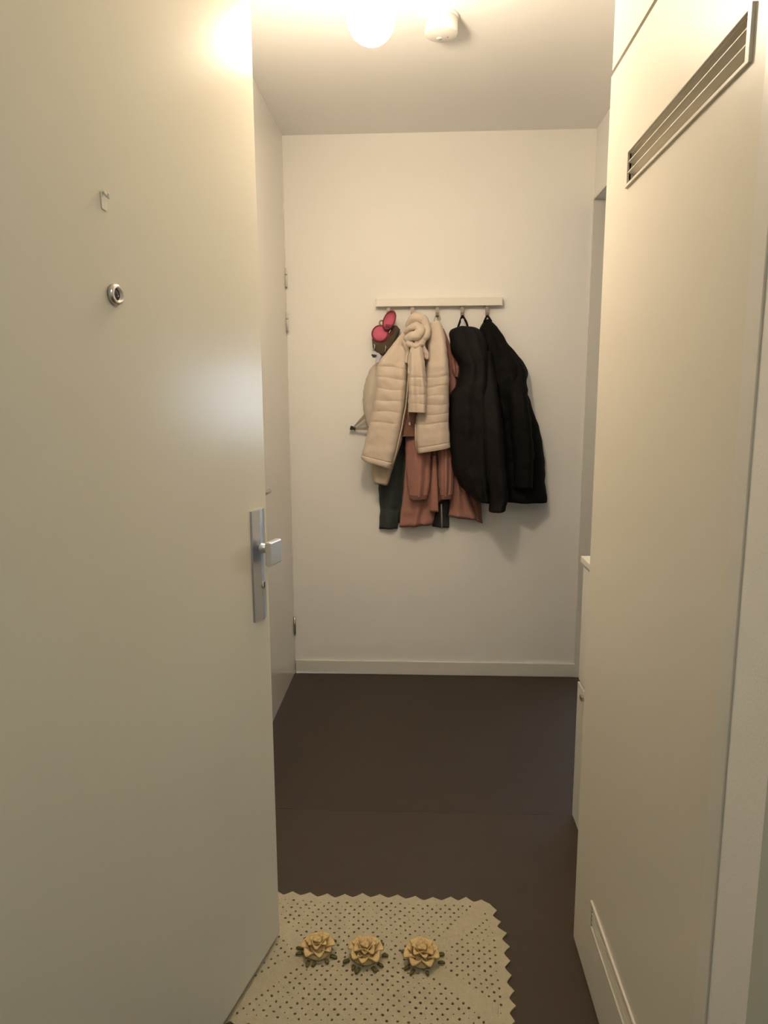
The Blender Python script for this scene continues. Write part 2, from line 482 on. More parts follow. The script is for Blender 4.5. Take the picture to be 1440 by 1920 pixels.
# ------------------------------------------------------------------ shoe cabinet between closet and doorway
CX, CY1, CZ = 0.530, 2.190, 0.900
sc_ = thing('shoe_cabinet', 'narrow white shoe cabinet with a flat top, half hidden behind the closet', 'cabinet', ((CX + XR) / 2, 1.92, 0))
box('body', (CX + 0.018, YC + 0.006, 0.0), (XR - 0.002, CY1, CZ - 0.022), 'cabinet', sc_)
box('cabinet_top', (CX - 0.006, YC + 0.004, CZ - 0.020), (XR - 0.002, CY1 + 0.004, CZ), 'cabinet', sc_, 0.002)
up = box('flap', (CX, YC + 0.010, 0.492), (CX + 0.017, CY1 - 0.012, CZ - 0.030), 'cabinet', sc_, 0.0015)
dn = box('flap', (CX, YC + 0.010, 0.004), (CX + 0.017, CY1 - 0.002, 0.480), 'cabinet', sc_, 0.0015)
box('flap_knob', (CX - 0.012, 2.085, 0.455), (CX, 2.110, 0.470), 'nickel', dn, 0.002)

# ------------------------------------------------------------------ inner door on the left wall
d2 = bpy.data.objects.new('door_2', None)
COL.objects.link(d2)
d2.matrix_world = Matrix.Translation((XL, 2.94, 0))
struct(d2, 'glossy white inner door on the left, hinged at the far corner', 'door')
box('door_leaf', (XL - 0.05, LD0, 0.006), (XL - 0.001, LD1, LINTEL + 0.0008), 'door_in', d2)
for a, b in (((XL - T, LD0 - 0.03, 0), (XL - 0.0005, LD0 - 0.003, LINTEL)), ((XL - T, LD1 + 0.003, 0), (XL - 0.0005, D, LINTEL))):
    box('door_frame', a, b, 'trim', d2)
for z0, z1 in ((1.925, 2.012), (1.722, 1.809), (0.214, 0.305)):
    bm = bmesh.new()
    add_lathe(bm, [(0, z0), (0.0055, z0), (0.0055, z1), (0, z1)], 12, Matrix.Translation((XL + 0.004, LD1 + 0.001, 0)))
    hg = obj('hinge', bm, 'trim' if z0 > 1 else 'steel', d2, True)
    bm = bmesh.new()
    for zz in (z0 - 0.004, z0 + (z1 - z0) * 0.62):
        add_lathe(bm, [(0, zz), (0.0062, zz), (0.0062, zz + 0.006), (0, zz + 0.006)], 12, Matrix.Translation((XL + 0.004, LD1 + 0.001, 0)))
    obj('hinge_pin', bm, 'steel', hg, True)
bm = bmesh.new()
add_lathe(bm, [(0, 0), (0.026, 0), (0.026, 0.006), (0.010, 0.009), (0.009, 0.012), (0, 0.012)], 24, axis_mtx((XL - 0.001, 2.56, 1.045), (1, 0, 0)))
add_tube(bm, [(XL, 2.56, 1.045), (XL + 0.035, 2.56, 1.045), (XL + 0.046, 2.567, 1.045), (XL + 0.050, 2.60, 1.046), (XL + 0.050, 2.668, 1.046)], 0.0085, 12)
obj('door_lever', bm, 'nickel', d2, True)
# lining of the right doorway
tr3 = bpy.data.objects.new('trim_3', None)
COL.objects.link(tr3)
tr3.matrix_world = Matrix.Translation((XR, 2.95, 0))
struct(tr3, 'white lining of the doorway beside the far wall on the right', 'door frame')
box('lining_post', (XR - 0.004, D - 0.012, 0), (XR + 0.1, D - 0.0005, LINTEL), 'trim', tr3, 0.001)
box('lining_post', (XR - 0.004, RD0 - 0.03, 0), (XR + 0.1, RD0, LINTEL), 'trim', tr3, 0.001)
box('lining_head', (XR - 0.004, RD0, LINTEL - 0.012), (XR + 0.1, D - 0.012, LINTEL), 'trim', tr3, 0.001)

# ------------------------------------------------------------------ lamp and smoke detector
lamp = thing('pendant_lamp', 'glowing round opal lamp hanging below the ceiling near the smoke detector', 'lamp', (LAMP_POS.x, LAMP_POS.y, H))
bm = bmesh.new()
add_lathe(bm, [(LAMP_R * math.sin(math.pi * i / 24), -LAMP_R * math.cos(math.pi * i / 24)) for i in range(19)], 32, Matrix.Translation(LAMP_POS))
obj('opal_bowl', bm, 'bulb', lamp, True)
bm = bmesh.new()
add_lathe(bm, [(LAMP_R * 0.69, LAMP_R * .62), (LAMP_R * .68, LAMP_R * .66), (0, LAMP_R * .66)], 32, Matrix.Translation(LAMP_POS))
obj('bulb', bm, 'bulb_top', lamp, True)  # added glowing disc, aimed up to brighten the ceiling
bm = bmesh.new()
add_lathe(bm, [(0, LAMP_R * .68), (0.014, LAMP_R * .68), (0.019, LAMP_R + 0.006), (0.022, LAMP_R + 0.04), (0.012, LAMP_R + 0.055), (0, LAMP_R + 0.055)], 24, Matrix.Translation(LAMP_POS))
obj('socket', bm, 'plastic', lamp, True)
bm = bmesh.new()
add_tube(bm, [(LAMP_POS.x, LAMP_POS.y, LAMP_POS.z + LAMP_R + 0.05), (LAMP_POS.x, LAMP_POS.y, H - 0.01)], 0.004, 8)
obj('cord', bm, 'plastic', lamp, True)
bm = bmesh.new()
add_lathe(bm, [(0, -0.03), (0.012, -0.03), (0.04, -0.012), (0.042, 0), (0, 0)], 28, Matrix.Translation((LAMP_POS.x, LAMP_POS.y, H)))
obj('canopy', bm, 'plastic', lamp, True)

sd = thing('smoke_detector', 'round white smoke detector on the ceiling beside the lamp', 'smoke detector', (0.073, 2.438, H))
SDM = Matrix.Translation((0.073, 2.438, H)) @ Matrix.Rotation(math.pi, 4, 'X')
bm = bmesh.new()
add_lathe(bm, [(0, 0), (0.0555, 0), (0.0555, 0.007), (0.054, 0.010), (0, 0.010)], 40, SDM)
obj('detector_base', bm, 'plastic', sd, True)
bm = bmesh.new()
add_lathe(bm, [(0.0, 0.008), (0.052, 0.008), (0.0525, 0.048), (0.0515, 0.0515), (0.049, 0.053), (0.0, 0.0535)], 40, SDM)
cap = obj('detector_cap', bm, 'plastic', sd, True)
bm = bmesh.new()
add_lathe(bm, [(0, 0.052), (0.0035, 0.052), (0.0035, 0.0542), (0, 0.0548)], 12, SDM @ Matrix.Translation((0.020, -0.014, 0)))
obj('detector_led', bm, 'gap', cap, True)
bm = bmesh.new()
add_lathe(bm, [(0, 0.052), (0.009, 0.052), (0.009, 0.0542), (0, 0.0542)], 18, SDM @ Matrix.Translation((-0.006, -0.022, 0)))
obj('test_button', bm, 'plastic', cap, True)

# ------------------------------------------------------------------ coat rack and what hangs on it
def at_wall(px, py, off):
    """point a given distance in front of the far wall, from its measured place in the frame"""
    d = FW + RX * ((px - 720) / F_PX) - UP * ((py - 960) / F_PX)
    return CAM + d * ((D - off - CAM.y) / d.y)
def K(cx, cy, off):
    return at_wall(620 + cx / 3.1304, 520 + cy / 3.1304, off)

rack = thing('coat_rack', 'white wall rail with five metal hooks on the far wall', 'coat rack', (0.10, D - 0.012, 1.84))
RZ0, RZ1 = 1.829, 1.866
box('rail', (-0.196, D - 0.036, RZ0), (0.396, D - 0.0005, RZ1), 'rail', rack, 0.002)
HOOKX = [K(c, 180, 0.03).x for c in (338, 480, 626, 772, 918)]
hook_me = None
for hx in HOOKX:
    if hook_me is None:
        bm = bmesh.new()
        add_box(bm, (-0.009, -0.034, -0.0185), (0.009, -0.012, -0.0165), 0.0005)
        # strap that comes down from the rail and curls forward
        prev = None
        path = [(-0.0255, -0.0175), (-0.0262, -0.050), (-0.031, -0.062), (-0.041, -0.066), (-0.050, -0.060), (-0.053, -0.048)]
        rows = []
        for i, (y, z) in enumerate(path):
            y2, z2 = path[min(i + 1, 5)]
            y1, z1 = path[max(i - 1, 0)]
            t = Vector((0, y2 - y1, z2 - z1)).normalized()
            n_ = Vector((0, t.z, -t.y)) * 0.0018
            c = Vector((0, y, z))
            w = 0.0078 if i < 4 else 0.0070
            rows.append([bm.verts.new(c + n_ + Vector((w, 0, 0))), bm.verts.new(c + n_ - Vector((w, 0, 0))),
                         bm.verts.new(c - n_ - Vector((w, 0, 0))), bm.verts.new(c - n_ + Vector((w, 0, 0)))])
        for a, b in zip(rows, rows[1:]):
            for k in range(4):
                bm.faces.new((a[k], a[(k + 1) % 4], b[(k + 1) % 4], b[k]))
        bm.faces.new(rows[0]); bm.faces.new(rows[-1])
        h = obj('hook', bm, 'hook')
        hook_me = h.data
    else:
        h = bpy.data.objects.new('hook', hook_me)
        COL.objects.link(h)
    h.location = (hx, D, 1.846)
    h.parent = rack
    h.matrix_parent_inverse = rack.matrix_world.inverted()

def garment(name, left, right, off, thick, m, parent, nv=56, nu=30, quilt=0, qamp=0.006, qskew=0.0, qv=(0, 1), folds=(), wr=0.003, wk=14.0,
            taper=(0.25, 1.0), seed=0.0, hem=0.0, edge=0.55, back=0.012, wstretch=(1, 1), flat=2.4, off0=None):
    """a hanging cloth piece: a closed, flattened tube between two outlines, with padding, quilt seams, folds and creases"""
    L = catmull([K(x, y, off + thick * 0.4) for x, y in left], nv)
    R = catmull([K(x, y, off + thick * 0.4) for x, y in right], nv)
    bm = bmesh.new()
    rings = []
    for j in range(nv):
        v = j / (nv - 1)
        tp = taper[0] + (taper[1] - taper[0]) * min(1.0, v / 0.35) ** 0.6
        ov = off
        if off0 is not None:
            k = min(1.0, v / 0.55)
            ov = off0 + (off - off0) * k * k * (3 - 2 * k)
        ring = []
        for i in range(nu + 1):
            u = i / nu
            p = L[j].lerp(R[j], u)
            s = max(0.0, 1 - abs(2 * u - 1) ** flat) ** edge
            d = thick * tp * s
            if quilt and qv[0] <= v <= qv[1]:
                ph = quilt * (v + qskew * (u - 0.5) + 0.004 * math.sin(7 * u + seed + 20 * v))
                d += qamp * (abs(math.sin(math.pi * ph)) ** 0.28 - 0.9) * min(1, s * 1.6)
            for fr_, ph, amp, dr in folds:
                d += amp * math.sin(2 * math.pi * fr_ * u + ph + dr * v) * s * min(1, 0.25 + v * 1.2)
            n1 = noise.noise(Vector((p.x * wk * wstretch[0] + seed * 3.1, p.z * wk * wstretch[1], seed)))
            n2 = noise.noise(Vector((p.x * wk * 2.7 + seed, p.z * wk * 2.7, 5 + seed)))
            d += (wr * n1 + wr * 0.5 * n2) * (0.3 + 0.7 * s)
            if hem and v > 1 - hem:
                k = (v - (1 - hem)) / hem
                d += 0.004 * math.sin(math.pi * k)
                if k < 0.12:
                    d -= 0.006
            ex = wr * 0.9 * noise.noise(Vector((seed + (0 if u < .5 else 7), v * 16, 2.0))) * (abs(2 * u - 1) ** 3)
            ring.append(bm.verts.new((p.x + ex, D - ov - d - 0.002, p.z)))
        for i in range(nu - 1, 0, -1):
            u = i / nu
            p = L[j].lerp(R[j], u)
            ring.append(bm.verts.new((p.x, D - ov + back * (1 - (2 * u - 1) ** 4) * 0.5, p.z)))
        rings.append(ring)
    n = len(rings[0])
    for a, b in zip(rings, rings[1:]):
        for k in range(n):
            bm.faces.new((a[k], a[(k + 1) % n], b[(k + 1) % n], b[k]))
    for ring, sgn in ((rings[0], 1), (rings[-1], -1)):
        # rolled-in end: an inner ring set back, then a cap
        c = sum((v.co for v in ring), Vector()) / n
        inner = [bm.verts.new(v.co.lerp(c, 0.12) - Vector((0, 0, 0.006 * sgn))) for v in ring]
        for k in range(n):
            bm.faces.new((ring[k], ring[(k + 1) % n], inner[(k + 1) % n], inner[k]))
        bm.faces.new(inner)
    o = obj(name, bm, m, parent, True)
    return o

# ---- dark coat, nearest the wall
t = thing('dark_coat', 'dark charcoal coat hanging lowest, nearest the wall behind the salmon coat', 'coat', K(480, 1475, 0.03))
garment('coat_back', [(520, 300), (420, 520), (330, 800), (290, 1150), (284, 1300), (300, 1440)], [(600, 300), (640, 520), (680, 800), (690, 1100), (690, 1300), (680, 1440)], 0.004, 0.012, 'charcoal', t, folds=[(2, 0, .004, 1)], seed=2)
garment('coat_front', [(430, 760), (350, 1000), (298, 1160), (280, 1235), (290, 1350), (283, 1476)], [(440, 760), (440, 950), (428, 1120), (418, 1240), (405, 1370), (393, 1475)], 0.008, 0.018, 'charcoal', t, folds=[(1.5, .4, .006, 2)], hem=.17, seed=3)
garment('coat_front', [(600, 800), (600, 1100), (598, 1300), (596, 1462)], [(690, 800), (695, 1100), (697, 1300), (695, 1470)], 0.008, 0.016, 'charcoal', t, folds=[(1.5, 2, .004, 1)], hem=.1, seed=4)
bm = bmesh.new()
add_tube(bm, [K(650, 1330, .055), K(652, 1400, .058), K(653, 1473, .058)], 0.0035, 8)
obj('drawstring', bm, 'greystrap', t, True)

# ---- salmon coat on the middle hook
t = thing('salmon_coat', 'salmon pink coat hanging behind the cream quilted jacket, cuffs dangling', 'coat', K(620, 1440, 0.06))
garment('coat_back', [(615, 262), (540, 420), (480, 800), (450, 1100), (432, 1300), (420, 1430)], [(640, 262), (735, 470), (752, 560), (745, 700), (700, 1100), (700, 1290)], 0.030, 0.018, 'salmon', t, folds=[(2, 1, .004, 1)], seed=5)
garment('front_panel', [(560, 480), (470, 780), (440, 1050), (425, 1250), (401, 1468)], [(640, 480), (650, 800), (648, 1050), (640, 1260), (600, 1452)], 0.046, 0.026, 'salmon', t, folds=[(2.2, .3, .008, 1.5), (3.7, 1, .003, 2)], hem=.06, seed=6)
garment('front_panel', [(660, 480), (690, 800), (700, 1050), (712, 1230), (690, 1405)], [(735, 460), (742, 720), (760, 1050), (800, 1240), (860, 1425)], 0.046, 0.024, 'salmon', t, folds=[(2.0, 2, .007, 1.5)], hem=.06, seed=7)
garment('coat_lining', [(730, 1000), (770, 1180), (815, 1320), (835, 1420)], [(800, 1000), (850, 1180), (880, 1320), (892, 1446)], 0.036, 0.012, 'lining', t, folds=[(1.5, 2, .004, 1)], seed=8)  # back panel in shade, its darkness put into the brown colour
garment('shoulder', [(640, 300), (680, 400), (686, 460), (700, 545), (725, 585)], [(665, 300), (715, 420), (748, 480), (757, 545), (748, 588)], 0.045, 0.028, 'salmon', t, seed=9, folds=[(2, 0, .004, 3)])
s = garment('sleeve', [(445, 860), (437, 1000), (440, 1120), (450, 1210), (462, 1290)], [(560, 860), (590, 1010), (588, 1120), (586, 1210), (574, 1286)], 0.074, 0.042, 'salmon', t, folds=[(1.6, 1.2, .009, 2.2), (3.1, .4, .004, 3)], wr=.004, seed=10)
garment('cuff', [(463, 1280), (462, 1306)], [(574, 1276), (571, 1302)], 0.092, 0.030, 'salmon_in', s, nv=8, seed=11, taper=(1, 1))
s = garment('sleeve', [(615, 860), (626, 1000), (630, 1120), (634, 1210), (642, 1286)], [(700, 860), (716, 1000), (722, 1120), (722, 1210), (716, 1282)], 0.074, 0.040, 'salmon', t, folds=[(1.4, 2.6, .010, 1.8), (3.1, 2.4, .004, 3)], wr=.004, seed=12)
garment('cuff', [(643, 1276), (645, 1303)], [(716, 1272), (715, 1300)], 0.092, 0.028, 'salmon_in', s, nv=8, seed=13, taper=(1, 1))
garment('belt', [(598, 1040), (594, 1160), (588, 1280), (583, 1376)], [(618, 1040), (624, 1160), (630, 1280), (634, 1378)], 0.088, 0.006, 'salmon', t, wr=.001, seed=14, nv=30, nu=12, taper=(1, 1))

# ---- pale bag at the left, behind the jacket
t = thing('canvas_bag', 'pale beige bag bulging out behind the left side of the cream jacket', 'bag', K(240, 880, 0.03))
garment('bag_body', [(265, 500), (225, 545), (196, 630), (186, 720), (194, 800), (212, 880)], [(310, 500), (340, 600), (350, 720), (345, 800), (320, 880)], 0.010, 0.062, 'pale', t, folds=[(1.2, .5, .004, 1)], taper=(.5, 1), seed=15, wr=.004)
bm = bmesh.new()
for (a, b, w0, w1) in (((215, 800), (132, 882), .006, .004), ((215, 886), (140, 892), .0035, .0035)):
    P, Q = K(*a, .045), K(*b, .030)
    up = Vector((0, 0, 1))
    vs = []
    for c, w in ((P, w0 * 2.4), (P.lerp(Q, .5), w0 * 1.6), (Q, w1)):
        vs.append([bm.verts.new(c + up * w), bm.verts.new(c - up * w), bm.verts.new(c - up * w + Vector((0, .003, 0))), bm.verts.new(c + up * w + Vector((0, .003, 0)))])
    for x, y in zip(vs, vs[1:]):
        for k in range(4):
            bm.faces.new((x[k], x[(k + 1) % 4], y[(k + 1) % 4], y[k]))
    bm.faces.new(vs[0]); bm.faces.new(vs[-1])
st = obj('strap', bm, 'greystrap', t)
bm = bmesh.new()
c = K(130, 886, .03)
bk = Matrix.Translation(c) @ Matrix.Rotation(0.25, 4, 'Y')
add_box(bm, (-.013, -.006, -.010), (.001, .004, .010), .002, bk)
add_box(bm, (.001, -.004, -.006), (.008, .003, .006), .001, bk)
add_box(bm, (.008, -.005, -.009), (.013, .003, .009), .001, bk)
obj('buckle', bm, 'blackp', st)

# ---- cream quilted jacket on the second hook
t = thing('quilted_jacket', 'cream quilted jacket with a gathered collar, hanging open on the second hook', 'jacket', K(440, 1100, 0.12))
garment('back_panel', [(520, 300), (400, 480), (300, 700), (262, 950), (240, 1120), (255, 1210)], [(560, 300), (560, 480), (470, 700), (420, 950), (366, 1120), (336, 1222)], 0.085, 0.030, 'cream2', t, seed=16, folds=[(1.2, 0, .004, 1)])
garment('front_panel', [(448, 290), (395, 350), (330, 432), (276, 505), (263, 570), (254, 700), (232, 830), (206, 950), (178, 1050), (190, 1076)],
        [(458, 300), (456, 400), (455, 470), (452, 560), (449, 640), (440, 745), (418, 870), (396, 985), (368, 1090), (357, 1122)],
        0.126, 0.056, 'cream', t, nv=240, nu=40, quilt=13, qamp=.0065, qskew=.05, qv=(.28, .74), wr=.0042, wk=12, flat=5, edge=.5, folds=[(1.1, .3, .004, 2)], hem=.05, seed=17, wstretch=(1, 1.6))
garment('front_panel', [(585, 262), (572, 400), (560, 520), (545, 640), (515, 760), (497, 860), (496, 950), (512, 1034)],
        [(640, 250), (668, 320), (686, 430), (697, 560), (696, 700), (697, 850), (701, 940), (705, 1000)],
        0.124, 0.050, 'cream', t, nv=240, nu=40, quilt=14, qamp=.0065, qskew=-.02, qv=(.40, .84), wr=.0042, wk=12, flat=5, edge=.5, folds=[(1.2, 2.3, .005, 1)], hem=.05, seed=18, wstretch=(1, 1.6))
s = garment('sleeve', [(470, 385), (462, 470), (458, 560), (455, 660), (453, 790)], [(535, 385), (550, 470), (559, 560), (565, 660), (563, 796)],
        0.176, 0.048, 'cream', t, nv=160, quilt=8.0, qamp=.006, qskew=.0, qv=(.42, .97), wr=.004, flat=4, folds=[(1.5, 1.5, .007, -2.5)], seed=19, taper=(.5, 1))
bm = bmesh.new()
def twist(pts, rad, n=14, amp=.0075, seed=0):
    P = catmull([K(*p) for p in pts], 26)
    k0 = len(bm.verts)
    bm.verts.ensure_lookup_table()
    rr = [rad * (0.55 + 0.45 * math.sin(math.pi * (i + 1) / 27) ** 0.6) for i in range(26)]
    add_tube(bm, P, rr, n)
    bm.verts.ensure_lookup_table()
    for v in bm.verts[k0:]:
        d = noise.noise_vector(v.co * 17 + Vector((seed, 0, 0))) * 1.6 + noise.noise_vector(v.co * 55) * .6
        v.co += d * amp
twist([(455, 300, .15), (462, 262, .16), (500, 240, .17), (540, 248, .17), (560, 290, .17), (556, 340, .175), (530, 372, .18), (492, 380, .18)], .021, seed=1)
twist([(446, 330, .15), (470, 300, .175), (505, 282, .185), (528, 312, .19), (505, 345, .195), (470, 350, .19), (448, 372, .175)], .022, seed=2)
twist([(455, 345, .17), (468, 392, .185), (500, 410, .195), (530, 395, .19), (545, 365, .18)], .018, seed=3)
twist([(440, 340, .15), (438, 400, .165), (448, 440, .165), (452, 500, .165)], .016, seed=4)
twist([(490, 392, .195), (478, 440, .195), (466, 500, .190), (460, 560, .185)], .0145, seed=5)
twist([(545, 380, .185), (556, 430, .18), (562, 480, .175)], .012, seed=6)
twist([(458, 350, .165), (440, 330, .15), (462, 270, .13), (480, 232, .075)], .010, seed=7)
obj('collar', bm, 'cream', t, True)
bm = bmesh.new()
add_tube(bm, [K(456, 420, .172), K(457, 560, .180), K(448, 690, .182), K(440, 760, .178), K(414, 900, .175), K(384, 1030, .170), K(362, 1112, .160)], .0032, 8)
add_tube(bm, [K(498, 860, .150), K(497, 950, .150), K(508, 1028, .148)], .0032, 8)
obj('zip_tape', bm, 'cream2', t, True)
bm = bmesh.new()
add_tube(bm, [K(456, 795, .20), K(460, 830, .17), K(462, 850, .165)], .002, 6)
add_box(bm, (-.004, -.001, -.012), (.004, .001, .0), .0005, Matrix.Translation(K(463, 852, .165)))
obj('zip_pull', bm, 'nickel', t)
bm = bmesh.new()
add_tube(bm, [K(607, 260, .06), K(616, 225, .052), K(626, 210, .048), K(640, 228, .052), K(645, 250, .06)], .0016, 6)
obj('hanger_loop', bm, 'greystrap', t, True)

# ---- two black coats
t = bpy.data.objects['quilted_jacket']
garment('inner_lining', [(452, 560), (445, 700), (432, 820), (420, 936)], [(520, 560), (515, 700), (510, 820), (504, 938)], 0.116, 0.008, 'lining', t, seed=30, taper=(1, 1))  # dark panel painted as the shaded interior between the jacket fronts
t = thing('black_coat', 'black coat on the fourth hook, white label in its hanging loop', 'coat', K(850, 1330, 0.10))
garment('coat_body', [(755, 284), (708, 305), (694, 340), (716, 440), (752, 510), (767, 545), (738, 628), (706, 690), (700, 800), (700, 950), (708, 1080), (728, 1165), (775, 1240), (850, 1312)],
        [(805, 286), (860, 290), (905, 330), (930, 440), (942, 540), (950, 640), (955, 740), (958, 820), (960, 900), (962, 1000), (962, 1080), (960, 1165), (950, 1240), (945, 1318)],
        0.095, 0.105, 'black', t, nv=90, nu=36, folds=[(1.3, .4, .010, 2), (2.7, 1, .006, 1)], wr=.009, wk=9, seed=20, taper=(.4, 1))
garment('sleeve', [(850, 420), (868, 620), (885, 900), (915, 1180), (932, 1300), (932, 1378)], [(960, 420), (990, 620), (1020, 900), (1040, 1150), (1048, 1300), (1030, 1369)],
        0.170, 0.070, 'black', t, nv=70, folds=[(1.2, 1, .006, 2)], wr=.008, wk=11, seed=21, taper=(.4, 1), off0=.10)
bm = bmesh.new()
for dx in (0, 1):
    a = (748, 292) if dx == 0 else (806, 296)
    add_tube(bm, catmull([K(*a, .075), K(758 if dx == 0 else 796, 262, .06), K(767 if dx == 0 else 781, 238, .052), K(774, 226, .048)], 8), .0052, 8)
obj('hanger_loop', bm, 'black2', t, True)
box('care_label', K(764, 292, .062), K(782, 244, .059), 'label', t)
t = thing('black_padded_coat', 'large black padded coat on the rightmost hook', 'coat', K(1150, 1325, 0.10))
garment('coat_body', [(906, 248), (885, 280), (872, 330), (880, 480), (900, 700), (905, 950), (905, 1150), (930, 1305)],
        [(936, 242), (985, 290), (1056, 392), (1136, 490), (1164, 545), (1154, 650), (1200, 790), (1245, 930), (1266, 1100), (1268, 1190), (1280, 1324)],
        0.016, 0.110, 'black2', t, nv=100, nu=40, quilt=9, qamp=.008, qskew=.05, qv=(.2, .97), folds=[(1.6, .8, .011, 2), (3.1, 2, .004, 1)], wr=.009, wk=9, seed=22, hem=.05, taper=(.35, 1))
garment('sleeve', [(1000, 330), (1030, 480), (1040, 680), (1055, 880), (1070, 1080), (1075, 1240)], [(1050, 390), (1130, 486), (1166, 548), (1162, 640), (1176, 800), (1196, 1000), (1190, 1235)],
        0.110, 0.070, 'black2', t, nv=80, quilt=8, qamp=.007, qv=(.25, 1), folds=[(1.1, 1, .006, 2)], wr=.008, wk=11, seed=23, taper=(.4, 1), off0=.03)
bm = bmesh.new()
add_tube(bm, catmull([K(900, 262, .07), K(910, 240, .06), K(919, 226, .05), K(930, 238, .06), K(944, 258, .07)], 12), .0045, 8)
obj('hanger_loop', bm, 'black2', t, True)

# ---- pink and olive pouch on the first hook
def P2(cx, cy, off):
    return at_wall(660 + cx / 11.077, 560 + cy / 11.077, off)
t = thing('pouch', 'small pink and olive pouch with a round pink end on the leftmost hook', 'pouch', P2(640, 1190, .03))
S = 1 / 11.077 * 0.00244
def P2poly(pts, c, off):
    o = P2(*c, off)
    return [((P2(x, y, off).x - o.x), (P2(x, y, off).z - o.z)) for x, y in pts], o
poly, o_ = P2poly([(425, 850), (440, 1040), (560, 1150), (640, 1192), (700, 1150), (830, 960), (960, 760), (1000, 650), (940, 575), (700, 560), (520, 640)], (640, 900), .02)
bm = bmesh.new()
add_prism(bm, poly, -0.006, 0.034, axis_mtx(o_, (0, -1, 0), (1, 0, 0)), 0.008)
body = obj('pouch_body', bm, 'olive', t, True)
FWD = (-0.10, -0.95, 0.18)
c = P2(585, 725, .052)
bm = bmesh.new()
add_lathe(bm, [(0, -.030), (.038, -.030), (.043, -.016), (.042, 0.0), (.036, .006), (0, .007)], 36, axis_mtx(c, FWD))
dr = obj('round_end', bm, 'pink', t, True)
bm = bmesh.new()
R0, r0 = .0365, .0042
rings = []
mt = axis_mtx(c, FWD)
for i in range(40):
    a = 2 * math.pi * i / 40
    rings.append([bm.verts.new(mt @ Vector(((R0 + r0 * math.cos(b * math.pi / 4)) * math.cos(a), (R0 + r0 * math.cos(b * math.pi / 4)) * math.sin(a), .004 + r0 * math.sin(b * math.pi / 4)))) for b in range(8)])
for i in range(40):
    for k in range(8):
        bm.faces.new((rings[i][k], rings[i][(k + 1) % 8], rings[(i + 1) % 40][(k + 1) % 8], rings[(i + 1) % 40][k]))
obj('piping', bm, 'maroon', dr, True)
# upper oval lid, standing open
c2 = P2(778, 450, .072)
tilt = axis_mtx(c2, (-.25, -.93, .10), (.42, 0, .9)) @ Matrix.Diagonal((1.45, .92, 1, 1))
bm = bmesh.new()
add_lathe(bm, [(.0, -.016), (.020, -.014), (.028, -.004), (.0295, .004), (.0275, .005), (.024, -.002), (.016, -.008), (0, -.009)], 36, tilt)
ov = obj('oval_lid', bm, 'pink', t, True)
bm = bmesh.new()
rings = []
for i in range(40):
    a = 2 * math.pi * i / 40
    rings.append([bm.verts.new(tilt @ Vector(((.0295 + .0034 * math.cos(b * math.pi / 4)) * math.cos(a), (.0295 + .0034 * math.cos(b * math.pi / 4)) * math.sin(a), .003 + .0034 * math.sin(b * math.pi / 4)))) for b in range(8)])
for i in range(40):
    for k in range(8):
        bm.faces.new((rings[i][k], rings[i][(k + 1) % 8], rings[(i + 1) % 40][(k + 1) % 8], rings[(i + 1) % 40][k]))
obj('piping', bm, 'maroon', ov, True)
bm = bmesh.new()
add_box(bm, (-.016, -.006, -.013), (.012, -.002, -.002), .002, axis_mtx(P2(770, 530, .078), (0.1, .1, 1), (1, 0, 0)))
obj('inner_pocket', bm, 'maroon', ov)
bm = bmesh.new()
for (x, y) in ((460, 985), (690, 1010)):
    add_tube(bm, [P2(x, y - 40, .06), P2(x + 12, y, .062), P2(x + 4, y + 50, .062), P2(x - 10, y + 95, .06)], .0022, 8)
    obj('zip_pull', bm, 'nickel', t, True)
    bm = bmesh.new()
add_box(bm, (-.0022, -.001, -.008), (.0022, .001, .008), .0006, Matrix.Translation(P2(785, 680, .062)) @ Matrix.Rotation(.45, 4, 'Y'))
obj('zip_pull', bm, 'nickel', t, True)
bm = bmesh.new()
add_tube(bm, catmull([P2(600, 560, .045), P2(570, 510, .048), P2(590, 460, .048), P2(640, 455, .045)], 12), .0036, 8)
obj('carry_loop', bm, 'greystrap', t, True)
bm = bmesh.new()
add_tube(bm, catmull([P2(900, 560, .05), P2(850, 700, .056), P2(760, 780, .058)], 10), .0028, 8)
obj('carry_loop', bm, 'maroon', t, True)
bm = bmesh.new()
add_tube(bm, catmull([P2(720, 300, .045), P2(745, 262, .045), P2(790, 275, .045)], 8), .0030, 8)
obj('carry_loop', bm, 'greystrap', t, True)

# ---- pale blue ribbon tag with black clip below the pouch
t = thing('ribbon_tag', 'pale blue ribbon with a black clip peeking out below the pouch', 'ribbon', P2(530, 1290, .05))
poly, o_ = P2poly([(432, 1085), (560, 1130), (612, 1190), (590, 1260), (535, 1290), (500, 1350), (480, 1300), (500, 1240), (440, 1170)], (530, 1200), .10)
bm = bmesh.new()
add_prism(bm, poly, 0, .004, axis_mtx(o_, (0, -1, 0), (1, 0, 0)), .001)
obj('ribbon', bm, 'paleblue', t)
bm = bmesh.new()
bk = Matrix.Translation(P2(460, 1190, .108)) @ Matrix.Rotation(.15, 4, 'Y')
add_box(bm, (-.013, -.003, -.002), (.011, .003, .0065), .0015, bk)
add_box(bm, (-.008, -.003, -.0075), (.006, .003, -.001), .0015, bk)
obj('clip', bm, 'blackp', t)

